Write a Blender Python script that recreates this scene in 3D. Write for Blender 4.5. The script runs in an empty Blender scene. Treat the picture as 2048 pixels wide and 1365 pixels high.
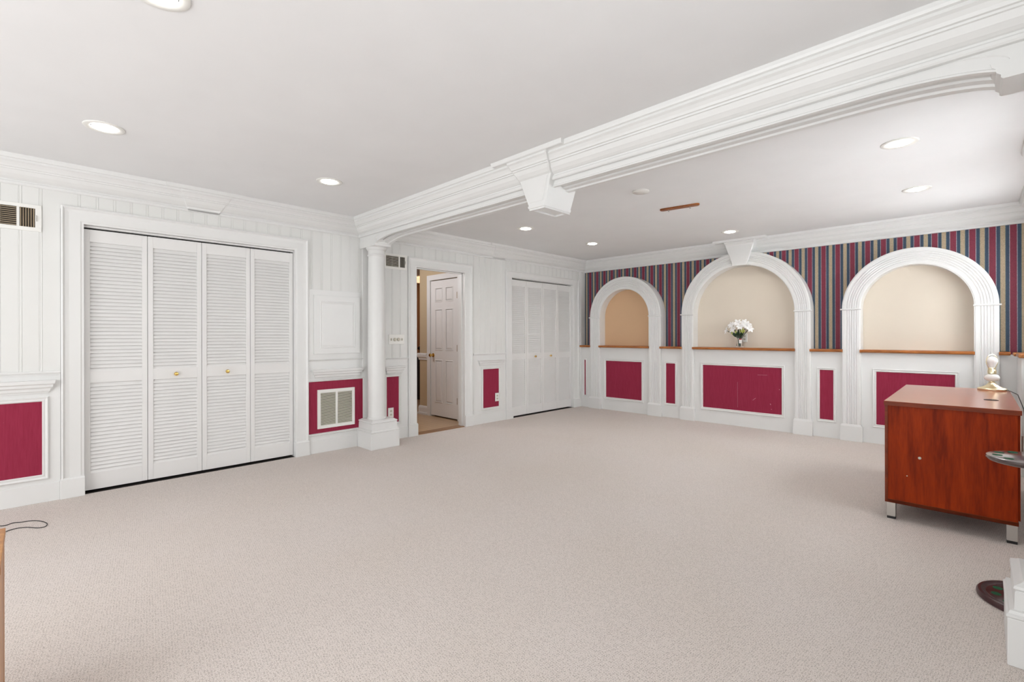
import bpy, bmesh, math, random
from mathutils import Vector, Matrix
random.seed(7)
PI = math.pi
C = bpy.context.scene.collection
scene = bpy.context.scene

# ------------------------------------------------------------------ camera
cam_data = bpy.data.cameras.new('camera')
cam = bpy.data.objects.new('camera', cam_data)
C.objects.link(cam)
cam_data.sensor_width = 36.0
cam_data.lens = 950.0 / 2048.0 * 36.0
cam_data.shift_y = -11.0 / 2048.0
cam_data.clip_start = 0.02
YAW = math.atan(937.0 / 950.0)
cam.matrix_world = (Matrix.Translation((4.92, 0.0, 1.22)) @ Matrix.Rotation(YAW, 4, 'Z')
                    @ Matrix.Rotation(PI / 2, 4, 'X') @ Matrix.Rotation(math.radians(-0.1), 4, 'Z'))
scene.camera = cam

# ------------------------------------------------------------------ world, window and fill light, exposure
w = bpy.data.worlds.new('world')
scene.world = w
w.use_nodes = True
w.node_tree.nodes['Background'].inputs[0].default_value = (0.93, 0.96, 1.0, 1)
w.node_tree.nodes['Background'].inputs[1].default_value = 1.0

def area(name, loc, rot, sx, sy, power, col):
    d = bpy.data.lights.new(name, 'AREA')
    d.shape = 'RECTANGLE'; d.size = sx; d.size_y = sy; d.energy = power; d.color = col
    o = bpy.data.objects.new(name, d); C.objects.link(o)
    o.location = loc; o.rotation_euler = rot
    return o
# added fill light behind the camera, then daylight from windows in the right wall
area('fill_light_rear', (3.2, -3.12, 1.15), (PI / 2 + 0.70, 0, 0), 3.4, 2.0, 80, (0.975, 0.985, 1.0))
area('daylight_right_far', (5.47, 4.14, 1.62), (0, PI / 2 + 0.12, 0), 1.0, 1.36, 33, (0.95, 0.98, 1.0))
area('daylight_right_corner', (5.47, 5.75, 1.62), (0, PI / 2 + 0.0, 0), 1.0, 1.3, 34, (0.95, 0.98, 1.0))
area('daylight_right_near', (5.47, 0.6, 1.62), (0, PI / 2 + 0.75, 0), 1.0, 1.7, 18, (0.95, 0.98, 1.0))
DOWNLIGHT_W = 7.0
HALL_W = 15.0
scene.view_settings.view_transform = 'Standard'
scene.view_settings.look = 'None'
scene.view_settings.gamma = 1.0
scene.view_settings.use_curve_mapping = False
scene.view_settings.exposure = 0.40

# ------------------------------------------------------------------ materials
def lin(c):
    return tuple(((x / 255.0) / 12.92 if x / 255.0 <= 0.04045 else ((x / 255.0 + 0.055) / 1.055) ** 2.4) for x in c) + (1,)

class NT:
    def __init__(s, name):
        s.m = bpy.data.materials.new(name); s.m.use_nodes = True
        s.t = s.m.node_tree; s.b = s.t.nodes['Principled BSDF']
    def n(s, typ, **kw):
        nd = s.t.nodes.new(typ)
        for k, v in kw.items():
            if k.startswith('i_'):
                nd.inputs[k[2:].replace('_', ' ')].default_value = v
            else:
                setattr(nd, k, v)
        return nd
    def l(s, a, b): s.t.links.new(a, b)
    def coords(s, scale=(1, 1, 1), out='Object'):
        tc = s.n('ShaderNodeTexCoord'); mp = s.n('ShaderNodeMapping')
        s.l(tc.outputs[out], mp.inputs['Vector']); mp.inputs['Scale'].default_value = scale
        return mp.outputs['Vector']
    def bump(s, h, strength, dist):
        b = s.n('ShaderNodeBump'); b.inputs['Strength'].default_value = strength; b.inputs['Distance'].default_value = dist
        s.l(h, b.inputs['Height']); s.l(b.outputs['Normal'], s.b.inputs['Normal'])
    def ramp(s, fac, stops, interp='LINEAR'):
        r = s.n('ShaderNodeValToRGB'); cr = r.color_ramp; cr.interpolation = interp
        while len(cr.elements) < len(stops): cr.elements.new(0.5)
        for e, (p, c) in zip(cr.elements, stops): e.position = p; e.color = c
        s.l(fac, r.inputs['Fac']); return r.outputs['Color']

def plain(name, rgb, rough=0.5, metal=0.0, noise=0.0, **kw):
    t = NT(name)
    t.b.inputs['Base Color'].default_value = lin(rgb)
    t.b.inputs['Roughness'].default_value = rough
    t.b.inputs['Metallic'].default_value = metal
    if noise:
        v = t.coords((1, 1, 1)); nz = t.n('ShaderNodeTexNoise', i_Scale=noise, i_Detail=4.0)
        t.l(v, nz.inputs['Vector'])
        lo = tuple(x * 0.988 for x in rgb)
        t.l(t.ramp(nz.outputs['Fac'], [(0.3, lin(lo)), (0.7, lin(rgb))]), t.b.inputs['Base Color'])
    for k, v in kw.items():
        t.b.inputs[k.replace('_', ' ')].default_value = v
    return t.m

M_WHITE = plain('white_gloss_paint', (232, 232, 230), 0.38, noise=3.0)
M_BEAD = plain('white_beadboard_paint', (229, 229, 226), 0.42, noise=3.0)
M_DOORW = plain('white_door_paint', (233, 232, 230), 0.45, noise=3.0)
M_CEIL = plain('ceiling_paint', (238, 238, 238), 0.9, noise=3.0)
M_TAN = plain('tan_wall_paint', (226, 215, 199), 0.8, noise=3.0)
M_TANW = plain('warm_tan_niche', (222, 184, 146), 0.8, noise=3.0)  # warmer, more saturated tan for the leftmost niche alone
M_HALL = plain('hall_tan_paint', (198, 178, 146), 0.8, noise=3.0)
M_HALLO = plain('hall_orange_paint', (200, 156, 118), 0.8, noise=3.0)
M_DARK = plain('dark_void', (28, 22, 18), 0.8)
M_PLATE = plain('white_plastic', (238, 237, 232), 0.3)
M_KNOBW = plain('ivory_plastic', (205, 200, 185), 0.35)
M_SLAT = plain('grille_slat_paint', (225, 220, 205), 0.45)
M_TANSLAT = plain('tan_register_slat', (196, 178, 152), 0.5)
M_BRASS = plain('polished_brass', (226, 190, 112), 0.22, 1.0)
M_PBRASS = plain('pale_brass', (240, 228, 192), 0.28, 1.0)
M_DBRASS = plain('aged_brass', (150, 120, 70), 0.35, 1.0)
M_STEEL = plain('brushed_steel', (190, 186, 180), 0.38, 1.0, noise=40.0)
M_BLACK = plain('black_plastic', (22, 20, 20), 0.45)
M_MAHOG = plain('dark_mahogany', (58, 28, 26), 0.16, noise=15.0, Coat_Weight=0.9, Coat_Roughness=0.2, Coat_IOR=1.8)
M_MAHOGB = plain('dark_mahogany_base', (62, 34, 36), 0.3, noise=15.0)
M_FELT = plain('green_felt', (20, 84, 52), 0.95)
M_LEAF = plain('leaf_green', (34, 66, 38), 0.5, noise=30.0)
M_STEMG = plain('bud_green', (178, 190, 92), 0.5)
M_PETAL = plain('white_petal', (246, 244, 242), 0.6)
M_RED = plain('red_print', (190, 60, 70), 0.5)
M_BAG = plain('black_golf_bag', (26, 24, 28), 0.5)
M_CERAM = plain('white_ceramic', (240, 236, 232), 0.08)
M_GLASS = plain('clear_glass', (255, 255, 255), 0.02, Transmission_Weight=1.0, IOR=1.45)

def emit(name, rgb, strength):
    t = NT(name); t.b.inputs['Base Color'].default_value = lin(rgb)
    t.b.inputs['Emission Color'].default_value = lin(rgb); t.b.inputs['Emission Strength'].default_value = strength
    return t.m
M_LAMP = emit('downlight_glow', (255, 252, 244), 9.0)
M_HALLGLOW = emit('hall_lamp_glow', (255, 214, 170), 0.95)

def carpet():
    t = NT('berber_carpet')
    v = t.coords((118, 100, 60))
    rot = t.n('ShaderNodeMapping'); rot.inputs['Rotation'].default_value = (0, 0, 0.12)
    t.l(v, rot.inputs['Vector'])
    nw = t.n('ShaderNodeTexNoise', i_Scale=0.6, i_Detail=2.0); t.l(rot.outputs['Vector'], nw.inputs['Vector'])
    wp = t.n('ShaderNodeMix', data_type='RGBA', blend_type='LINEAR_LIGHT'); wp.inputs['Factor'].default_value = 0.30
    t.l(rot.outputs['Vector'], wp.inputs['A']); t.l(nw.outputs['Color'], wp.inputs['B'])
    vo = t.n('ShaderNodeTexVoronoi', i_Scale=1.0, i_Randomness=0.42); t.l(wp.outputs['Result'], vo.inputs['Vector'])
    # cell centres are the pits between loops
    pit = t.ramp(vo.outputs['Distance'], [(0.0, (.50, .48, .47, 1)), (0.20, (.72, .71, .70, 1)), (0.42, (.98, .98, .98, 1)), (0.7, (1, 1, 1, 1))])
    fine = t.n('ShaderNodeTexNoise', i_Scale=3.2, i_Detail=2.0); t.l(rot.outputs['Vector'], fine.inputs['Vector'])
    yarn = t.ramp(fine.outputs['Fac'], [(0.32, lin((184, 171, 162))), (0.46, lin((220, 211, 204))), (0.58, lin((236, 229, 225))), (0.70, lin((250, 245, 242)))])
    big = t.n('ShaderNodeTexNoise', i_Scale=1.1, i_Detail=3.0); t.l(t.coords(), big.inputs['Vector'])
    tint = t.ramp(big.outputs['Fac'], [(0.3, (.975, .955, .935, 1)), (0.7, (1, .99, .99, 1))])
    m1 = t.n('ShaderNodeMix', data_type='RGBA', blend_type='MULTIPLY'); m1.inputs['Factor'].default_value = 0.9
    t.l(yarn, m1.inputs['A']); t.l(pit, m1.inputs['B'])
    m2 = t.n('ShaderNodeMix', data_type='RGBA', blend_type='MULTIPLY'); m2.inputs['Factor'].default_value = 1.0
    t.l(m1.outputs['Result'], m2.inputs['A']); t.l(tint, m2.inputs['B'])
    t.l(m2.outputs['Result'], t.b.inputs['Base Color'])
    t.b.inputs['Roughness'].default_value = 1.0
    t.b.inputs['Specular IOR Level'].default_value = 0.1
    t.bump(pit, 0.35, 0.003)
    return t.m
M_CARPET = carpet()

def fabric():
    t = NT('burgundy_fabric')
    v = t.coords((150, 150, 9)); nz = t.n('ShaderNodeTexNoise', i_Scale=1.0, i_Detail=3.0); t.l(v, nz.inputs['Vector'])
    c = t.ramp(nz.outputs['Fac'], [(0.25, lin((143, 43, 66))), (0.75, lin((157, 53, 77)))])
    v2 = t.coords((1, 1, 1)); n2 = t.n('ShaderNodeTexNoise', i_Scale=55.0, i_Detail=2.0); t.l(v2, n2.inputs['Vector'])
    sp = t.ramp(n2.outputs['Fac'], [(0.76, (0, 0, 0, 1)), (0.80, (1, 1, 1, 1))])
    m = t.n('ShaderNodeMix', data_type='RGBA'); t.l(sp, m.inputs['Factor']); t.l(c, m.inputs['A']); m.inputs['B'].default_value = lin((196, 130, 140))
    t.l(m.outputs['Result'], t.b.inputs['Base Color'])
    t.b.inputs['Roughness'].default_value = 0.9
    t.b.inputs['Specular IOR Level'].default_value = 0.15
    t.bump(nz.outputs['Fac'], 0.2, 0.001)
    return t.m
M_FABRIC = fabric()

def wallpaper():
    t = NT('striped_wallpaper')
    tc = t.n('ShaderNodeTexCoord'); sp = t.n('ShaderNodeSeparateXYZ'); t.l(tc.outputs['Object'], sp.inputs[0])
    lt = t.n('ShaderNodeMath', operation='LESS_THAN'); t.l(sp.outputs['X'], lt.inputs[0]); lt.inputs[1].default_value = 2.65
    ml = t.n('ShaderNodeMath', operation='MULTIPLY'); t.l(lt.outputs[0], ml.inputs[0]); ml.inputs[1].default_value = -0.038
    ad = t.n('ShaderNodeMath', operation='ADD'); t.l(sp.outputs['X'], ad.inputs[0]); t.l(ml.outputs[0], ad.inputs[1])
    nz = t.n('ShaderNodeTexNoise', i_Scale=260.0, i_Detail=2.0); t.l(tc.outputs['Object'], nz.inputs['Vector'])
    wob = t.n('ShaderNodeMath', operation='MULTIPLY_ADD'); t.l(nz.outputs['Fac'], wob.inputs[0]); wob.inputs[1].default_value = 0.004; t.l(ad.outputs[0], wob.inputs[2])
    sb = t.n('ShaderNodeMath', operation='SUBTRACT'); t.l(wob.outputs[0], sb.inputs[0]); sb.inputs[1].default_value = 3.416 - 0.0724
    dv = t.n('ShaderNodeMath', operation='DIVIDE'); t.l(sb.outputs[0], dv.inputs[0]); dv.inputs[1].default_value = 0.1448
    fr = t.n('ShaderNodeMath', operation='FRACT'); t.l(dv.outputs[0], fr.inputs[0])
    # distance from the centre of the burgundy stripe, 0..0.5
    s5 = t.n('ShaderNodeMath', operation='SUBTRACT'); t.l(fr.outputs[0], s5.inputs[0]); s5.inputs[1].default_value = 0.5
    ab = t.n('ShaderNodeMath', operation='ABSOLUTE'); t.l(s5.outputs[0], ab.inputs[0])
    burg = lin((134, 44, 66)); pale = lin((168, 164, 170)); navy = lin((54, 74, 98)); grn = lin((116, 134, 126)); tan = lin((188, 168, 140))
    col = t.ramp(ab.outputs[0], [(0.0, burg), (0.158, pale), (0.192, navy), (0.362, grn), (0.385, tan)], 'CONSTANT')
    n2 = t.n('ShaderNodeTexNoise', i_Scale=170.0, i_Detail=4.0); t.l(tc.outputs['Object'], n2.inputs['Vector'])
    k = t.ramp(n2.outputs['Fac'], [(0.3, (.72, .72, .72, 1)), (0.7, (1.12, 1.12, 1.12, 1))])
    m = t.n('ShaderNodeMix', data_type='RGBA', blend_type='MULTIPLY'); m.inputs['Factor'].default_value = 1.0
    t.l(col, m.inputs['A']); t.l(k, m.inputs['B']); t.l(m.outputs['Result'], t.b.inputs['Base Color'])
    t.b.inputs['Roughness'].default_value = 0.6
    return t.m
M_PAPER = wallpaper()

def wood(name, dark, light, scale, rough, rings=3.0):
    t = NT(name)
    v = t.coords(scale); nz = t.n('ShaderNodeTexNoise', i_Scale=1.0, i_Detail=6.0, i_Distortion=0.6); t.l(v, nz.inputs['Vector'])
    v3 = t.coords(tuple(x * 6 for x in scale)); n3 = t.n('ShaderNodeTexNoise', i_Scale=1.0, i_Detail=2.0); t.l(v3, n3.inputs['Vector'])
    mx = t.n('ShaderNodeMath', operation='MULTIPLY_ADD'); t.l(n3.outputs['Fac'], mx.inputs[0]); mx.inputs[1].default_value = 0.35
    t.l(nz.outputs['Fac'], mx.inputs[2])
    t.l(t.ramp(mx.outputs[0], [(0.45, lin(dark)), (0.85, lin(light))]), t.b.inputs['Base Color'])
    t.b.inputs['Roughness'].default_value = rough
    t.bump(mx.outputs[0], 0.05, 0.001)
    return t.m
M_LEDGE = wood('orange_oak', (132, 72, 26), (190, 118, 58), (6, 40, 40), 0.3)
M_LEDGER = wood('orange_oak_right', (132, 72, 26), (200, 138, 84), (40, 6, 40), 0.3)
M_CHERRY = wood('cherry_laminate', (114, 30, 1), (160, 54, 5), (22, 22, 2.4), 0.45)
M_CHERRY.node_tree.nodes['Principled BSDF'].inputs['Specular IOR Level'].default_value = 0.12
M_CHERRYT = wood('cherry_top_painted_sheen', (140, 72, 50), (176, 104, 80), (3, 14, 14), 0.26)  # pinkish paleness is reflected sheen put into the laminate's colour
M_CHERRYT.node_tree.nodes['Principled BSDF'].inputs['Coat Weight'].default_value = 0.5
M_CHERRYT.node_tree.nodes['Principled BSDF'].inputs['Coat Roughness'].default_value = 0.2
M_EDGE = wood('cherry_edge_band', (104, 38, 8), (130, 52, 14), (4, 4, 20), 0.4)
M_EDGE.node_tree.nodes['Principled BSDF'].inputs['Specular IOR Level'].default_value = 0.25
M_OAK = wood('honey_oak', (160, 98, 44), (204, 146, 84), (20, 20, 3), 0.4)
M_STRIP = wood('stained_oak_strip', (104, 56, 20), (170, 98, 42), (8, 50, 50), 0.35)
M_THRESH = wood('threshold_wood', (132, 96, 66), (164, 124, 88), (30, 4, 30), 0.4)

def laminate():
    t = NT('hall_laminate')
    v = t.coords((1, 1, 1)); br = t.n('ShaderNodeTexBrick'); t.l(v, br.inputs['Vector'])
    br.inputs['Scale'].default_value = 1.0; br.inputs['Brick Width'].default_value = 1.2; br.inputs['Row Height'].default_value = 0.09
    br.inputs['Mortar Size'].default_value = 0.002
    br.inputs['Color1'].default_value = lin((206, 176, 142)); br.inputs['Color2'].default_value = lin((190, 158, 122)); br.inputs['Mortar'].default_value = lin((150, 120, 90))
    t.l(br.outputs['Color'], t.b.inputs['Base Color']); t.b.inputs['Roughness'].default_value = 0.3
    return t.m
M_LAMI = laminate()

# ------------------------------------------------------------------ mesh helpers
class MB:
    """Collects shapes into one bmesh."""
    def __init__(s): s.bm = bmesh.new()
    def box(s, x0, x1, y0, y1, z0, z1, bev=0.0, mat=None):
        vs = [s.bm.verts.new((x, y, z)) for x in (x0, x1) for y in (y0, y1) for z in (z0, z1)]
        fs = [(0, 1, 3, 2), (4, 6, 7, 5), (0, 4, 5, 1), (2, 3, 7, 6), (0, 2, 6, 4), (1, 5, 7, 3)]
        faces = [s.bm.faces.new([vs[i] for i in f]) for f in fs]
        if bev > 0:
            es = list({e for f in faces for e in f.edges})
            bmesh.ops.bevel(s.bm, geom=es, offset=bev, segments=2, affect='EDGES', profile=0.5)
        return s
    def quad(s, pts):
        s.bm.faces.new([s.bm.verts.new(p) for p in pts]); return s
    def loft(s, rings, closed=True, caps=True):
        """rings: list of lists of points, skinned one to the next."""
        rv = [[s.bm.verts.new(p) for p in r] for r in rings]
        n = len(rv[0])
        for a, b in zip(rv[:-1], rv[1:]):
            for i in range(n if closed else n - 1):
                j = (i + 1) % n
                s.bm.faces.new((a[i], a[j], b[j], b[i]))
        if caps:
            s.bm.faces.new(rv[0]); s.bm.faces.new(list(reversed(rv[-1])))
        return s
    def lathe(s, prof, cx=0, cy=0, z0=0, seg=32, axis='Z'):
        rings = []
        for r, z in prof:
            ring = []
            for i in range(seg):
                a = 2 * PI * i / seg
                if axis == 'Z': ring.append((cx + r * math.cos(a), cy + r * math.sin(a), z0 + z))
                elif axis == 'X': ring.append((z, cx + r * math.cos(a), cy + r * math.sin(a)))
                else: ring.append((cx + r * math.cos(a), z, cy + r * math.sin(a)))
            rings.append(ring)
        return s.loft(rings)
    def tube(s, pts, r, seg=8, closed=False, taper=None):
        pts = [Vector(p) for p in pts]; n = len(pts); rings = []
        up = Vector((0, 0, 1))
        for i, p in enumerate(pts):
            if closed: d = pts[(i + 1) % n] - pts[i - 1]
            else: d = pts[min(i + 1, n - 1)] - pts[max(i - 1, 0)]
            d.normalize()
            a = d.cross(up)
            if a.length < 1e-3: a = d.cross(Vector((1, 0, 0)))
            a.normalize(); b = d.cross(a)
            rr = r if taper is None else r * taper[i]
            rings.append([p + (a * math.cos(2 * PI * k / seg) + b * math.sin(2 * PI * k / seg)) * rr for k in range(seg)])
        if closed: rings.append(rings[0]); return s.loft(rings, caps=False)
        return s.loft(rings)
    def ico(s, c, r, sub=2, scale=(1, 1, 1)):
        g = bmesh.ops.create_icosphere(s.bm, subdivisions=sub, radius=r)
        for v in g['verts']:
            v.co = Vector((v.co.x * scale[0] + c[0], v.co.y * scale[1] + c[1], v.co.z * scale[2] + c[2]))
        return s
    def build(s, name, m, parent=None, smooth=False, loc=None):
        me = bpy.data.meshes.new(name)
        bmesh.ops.remove_doubles(s.bm, verts=s.bm.verts, dist=1e-6)
        bmesh.ops.recalc_face_normals(s.bm, faces=s.bm.faces)
        s.bm.to_mesh(me); s.bm.free()
        if smooth:
            for p in me.polygons: p.use_smooth = True
            try: me.set_sharp_from_angle(angle=math.radians(40))
            except Exception: pass
        me.materials.append(m)
        o = bpy.data.objects.new(name, me); C.objects.link(o)
        if parent: o.parent = parent
        if parent is not None and parent.type == 'EMPTY':
            o.matrix_parent_inverse = Matrix.Translation(-Vector(parent.location)) if tuple(parent.rotation_euler) == (0, 0, 0) else parent.matrix_basis.inverted()
        if loc: o.location = loc
        return o

def empty(name, loc=(0, 0, 0)):
    o = bpy.data.objects.new(name, None); C.objects.link(o); o.location = loc; o.empty_display_size = 0.1
    return o
def tag(o, label, cat, group=None):
    o['label'] = label; o['category'] = cat
    if group: o['group'] = group
    return o
def struct(o):
    o['kind'] = 'structure'; return o

ZC = 2.495      # ceiling height
XR = 5.33       # right wall
YB = 6.79       # back wall
YR = -3.0       # rear wall
# crown profile: distance out from wall, height
CROWN = [(0.0, 2.305), (0.020, 2.305), (0.026, 2.312), (0.026, 2.324), (0.020, 2.331), (0.020, 2.340), (0.030, 2.343),
         (0.044, 2.352), (0.064, 2.372), (0.078, 2.398), (0.086, 2.400), (0.088, 2.409), (0.098, 2.411), (0.104, 2.424),
         (0.116, 2.440), (0.128, 2.449), (0.128, 2.462), (0.139, 2.466), (0.143, 2.478), (0.145, ZC)]

def sweep_plan(mb, path, prof):
    """Sweep a (out, z) profile along a plan path; 'out' is to the right of travel."""
    n = len(path); rings = []
    for i in range(n):
        P = Vector(path[i])
        d1 = (Vector(path[i]) - Vector(path[i - 1])).normalized() if i > 0 else None
        d2 = (Vector(path[i + 1]) - Vector(path[i])).normalized() if i < n - 1 else None
        if d1 is None: d1 = d2
        if d2 is None: d2 = d1
        n1 = Vector((d1.y, -d1.x)); n2 = Vector((d2.y, -d2.x))
        m = (n1 + n2); m = m / m.dot(n1) if m.length > 1e-6 else n1
        rings.append([(P.x + m.x * o, P.y + m.y * o, z) for o, z in prof])
    # close against wall
    rings = [r + [(path[i][0], path[i][1], ZC)] if prof[-1][1] == ZC else r for i, r in enumerate(rings)]
    mb.loft(rings, closed=True, caps=True)
    return mb

# ------------------------------------------------------------------ the setting
struct(MB().quad([(-0.0, YR, 0), (XR, YR, 0), (XR, YB, 0), (0, YB, 0)]).box(-0.02, XR + 0.1, YR - 0.1, YB + 0.1, -0.05, -0.002).build('floor', M_CARPET))
struct(MB().box(-0.05, XR + 0.1, YR - 0.1, YB + 0.1, ZC, ZC + 0.08).build('ceiling', M_CEIL))

# left wall with closet and door openings
wl = MB()
for a, b in ((YR, 0.273), (1.886, 3.302), (4.091, 4.959), (6.468, YB + 0.1)):
    wl.box(-0.12, 0.0, a, b, 0, ZC)
wl.box(-0.12, 0.0, 0.273, 1.886, 2.10, ZC).box(-0.12, 0.0, 3.302, 4.091, 2.075, ZC).box(-0.12, 0.0, 4.959, 6.468, 2.09, ZC)
wall_left = struct(wl.build('wall_left', M_BEAD))
# closet interiors (dark, behind the louvres)
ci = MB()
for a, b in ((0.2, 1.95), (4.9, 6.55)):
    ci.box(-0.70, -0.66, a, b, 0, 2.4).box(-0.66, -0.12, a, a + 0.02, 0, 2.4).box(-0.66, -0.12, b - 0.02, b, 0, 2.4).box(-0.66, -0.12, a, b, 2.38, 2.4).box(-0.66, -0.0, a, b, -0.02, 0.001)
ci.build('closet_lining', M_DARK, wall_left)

def beadboard(y0, y1, z0, z1, phase=0.0):
    """Vertical boards with twin beads between them."""
    prof = [(y0, 0.0)]
    k = math.floor((y0 - phase) / 0.1045) + 1
    while True:
        y = phase + k * 0.1045
        if y > y1 - 0.012: break
        if y > y0 + 0.012:
            prof += [(y - 0.010, 0.010), (y - 0.0085, 0.0079), (y - 0.0055, 0.0112), (y - 0.002, 0.010), (y + 0.002, 0.010), (y + 0.0055, 0.0112), (y + 0.0085, 0.0079), (y + 0.010, 0.010)]
        k += 1
    prof = [(y0, 0.010)] + prof[1:] + [(y1, 0.010)]
    mb = MB()
    ring = lambda z: [(x, y, z) for y, x in prof] + [(0.0, y1, z), (0.0, y0, z)]
    mb.loft([ring(z0), ring(z1)])
    return mb
for y0, y1, z0, z1 in ((YR, 0.158, 0.955, 2.31), (0.158, 2.0, 2.18, 2.31), (2.0, 2.60, 1.70, 2.31), (2.86, 3.19, 0.955, 2.31),
                       (3.19, 4.22, 2.16, 2.31), (4.22, 4.84, 0.96, 2.31), (4.84, 6.61, 2.17, 2.31)):
    beadboard(y0, y1, z0, z1, -0.0505).build('beadboard', M_BEAD, wall_left)
# flat lower boards behind the panels, and the board behind the column, corner board
lb = MB()
lb.box(0, 0.014, YR, 0.158, 0, 0.955).box(0, 0.014, 2.0, 2.60, 0, 0.97).box(0, 0.014, 2.86, 3.19, 0, 0.955).box(0, 0.014, 4.22, 4.84, 0, 0.96)
lb.build('wainscot_board', M_WHITE, wall_left)
MB().box(0, 0.022, 2.60, 2.86, 0, 2.31, 0.002).build('backing_board', M_WHITE, wall_left)
MB().box(0, 0.030, 6.61, 6.66, 0, 2.31, 0.002).box(0, 0.012, 6.66, 6.79, 1.0, 2.31).build('corner_board', M_WHITE, wall_left)

# back wall: wallpaper with the niches painted tan
wb = MB().box(-0.12, XR + 0.12, YB, YB + 0.12, 0, ZC)
wall_back = struct(wb.build('wall_back', M_PAPER))
ARCHES = [(0.868, 0.442, 0.640), (2.645, 0.638, 0.812), (4.412, 0.462, 0.640)]
SPRING = 1.515
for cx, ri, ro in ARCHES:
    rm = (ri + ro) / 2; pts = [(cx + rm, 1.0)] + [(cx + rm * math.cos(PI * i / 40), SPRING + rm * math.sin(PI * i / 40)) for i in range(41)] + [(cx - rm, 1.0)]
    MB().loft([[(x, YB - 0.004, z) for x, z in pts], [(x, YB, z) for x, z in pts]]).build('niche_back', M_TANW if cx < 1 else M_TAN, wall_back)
struct(MB().box(0.0, 5.17, 6.66, YB, 0, 1.024).build('trim_14', M_WHITE))

# right wall (mostly out of frame) with window openings above a matching wainscot
wr = MB()
WIN = [(-0.3, 1.5), (3.42, 4.86), (5.10, 6.40)]
edges = [YR, -0.3, 1.5, 3.42, 4.86, YB]
for a, b in ((YR, -0.3), (1.5, 3.42), (4.86, 5.10), (6.40, YB)): wr.box(XR, XR + 0.12, a, b, 0, ZC)
for a, b in WIN: wr.box(XR, XR + 0.12, a, b, 0, 1.10).box(XR, XR + 0.12, a, b, 2.14, ZC)
wall_right = struct(wr.build('wall_right', M_BEAD))
struct(MB().box(5.168, XR - 0.0005, 5.95, 6.655, 0, 1.024, 0.002).build('trim_15', M_WHITE))
for i, (a, b) in enumerate(WIN):
    wn = empty('window_%d' % (i + 1), (XR + 0.06, (a + b) / 2, 1.10)); struct(wn)
    f = MB()
    for ya, yb, za, zb in ((a, a + 0.05, 1.10, 2.14), (b - 0.05, b, 1.10, 2.14), (a, b, 1.10, 1.15), (a, b, 2.09, 2.14), (a, b, 1.60, 1.63), ((a + b) / 2 - 0.015, (a + b) / 2 + 0.015, 1.10, 2.14)):
        f.box(XR + 0.04, XR + 0.08, ya, yb, za, zb)
    f.build('window_frame', M_WHITE, wn)
    MB().box(XR + 0.058, XR + 0.062, a + 0.05, b - 0.05, 1.15, 2.09).build('pane', M_GLASS, wn)
# rear wall with a wide opening added to let the fill light in
rw = MB().box(-0.12, 0.3, YR - 0.12, YR, 0, ZC).box(4.9, XR + 0.12, YR - 0.12, YR, 0, ZC).box(0.3, 4.9, YR - 0.12, YR, 2.35, ZC)
struct(rw.build('wall_rear', M_BEAD))

# crown mouldings
t1 = MB(); sweep_plan(t1, [(0.0, YR), (0.0, 2.575), (XR, 2.575), (XR, YR)], CROWN); struct(t1.build('trim_1', M_WHITE))
t2 = MB(); sweep_plan(t2, [(0.0, 2.762), (0.0, YB), (XR, YB), (XR, 2.762)], CROWN); struct(t2.build('trim_2', M_WHITE))

# the arched beam
def beam_bottom(x):
    xm = 2.665; d = abs(x - xm); e = xm - 0.33; s0 = xm - 0.78
    if d >= e: return 2.190
    if d <= s0: return 2.262
    return 2.190 + 0.072 * math.sqrt(max(0.0, 1 - ((d - s0) / (e - s0)) ** 2))
xs = [0.0, 0.325] + [0.33 + 0.45 * (1 - math.cos(PI / 2 * i / 14)) for i in range(15)]
xs = xs + [5.33 - x for x in reversed(xs)]
rings = []
for x in xs:
    b = beam_bottom(x)
    rings.append([(x, 2.575, ZC), (x, 2.575, b + 0.062), (x, 2.579, b + 0.058), (x, 2.579, b + 0.012), (x, 2.575, b + 0.008), (x, 2.575, b), (x, 2.598, b), (x, 2.600, b + 0.036),
                  (x, 2.655, b + 0.036), (x, 2.658, b + 0.024), (x, 2.682, b + 0.022), (x, 2.685, b + 0.012), (x, 2.722, b + 0.010), (x, 2.727, b), (x, 2.762, b), (x, 2.762, ZC)])
struct(MB().loft(rings).build('trim_3', M_WHITE, smooth=False))

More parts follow.
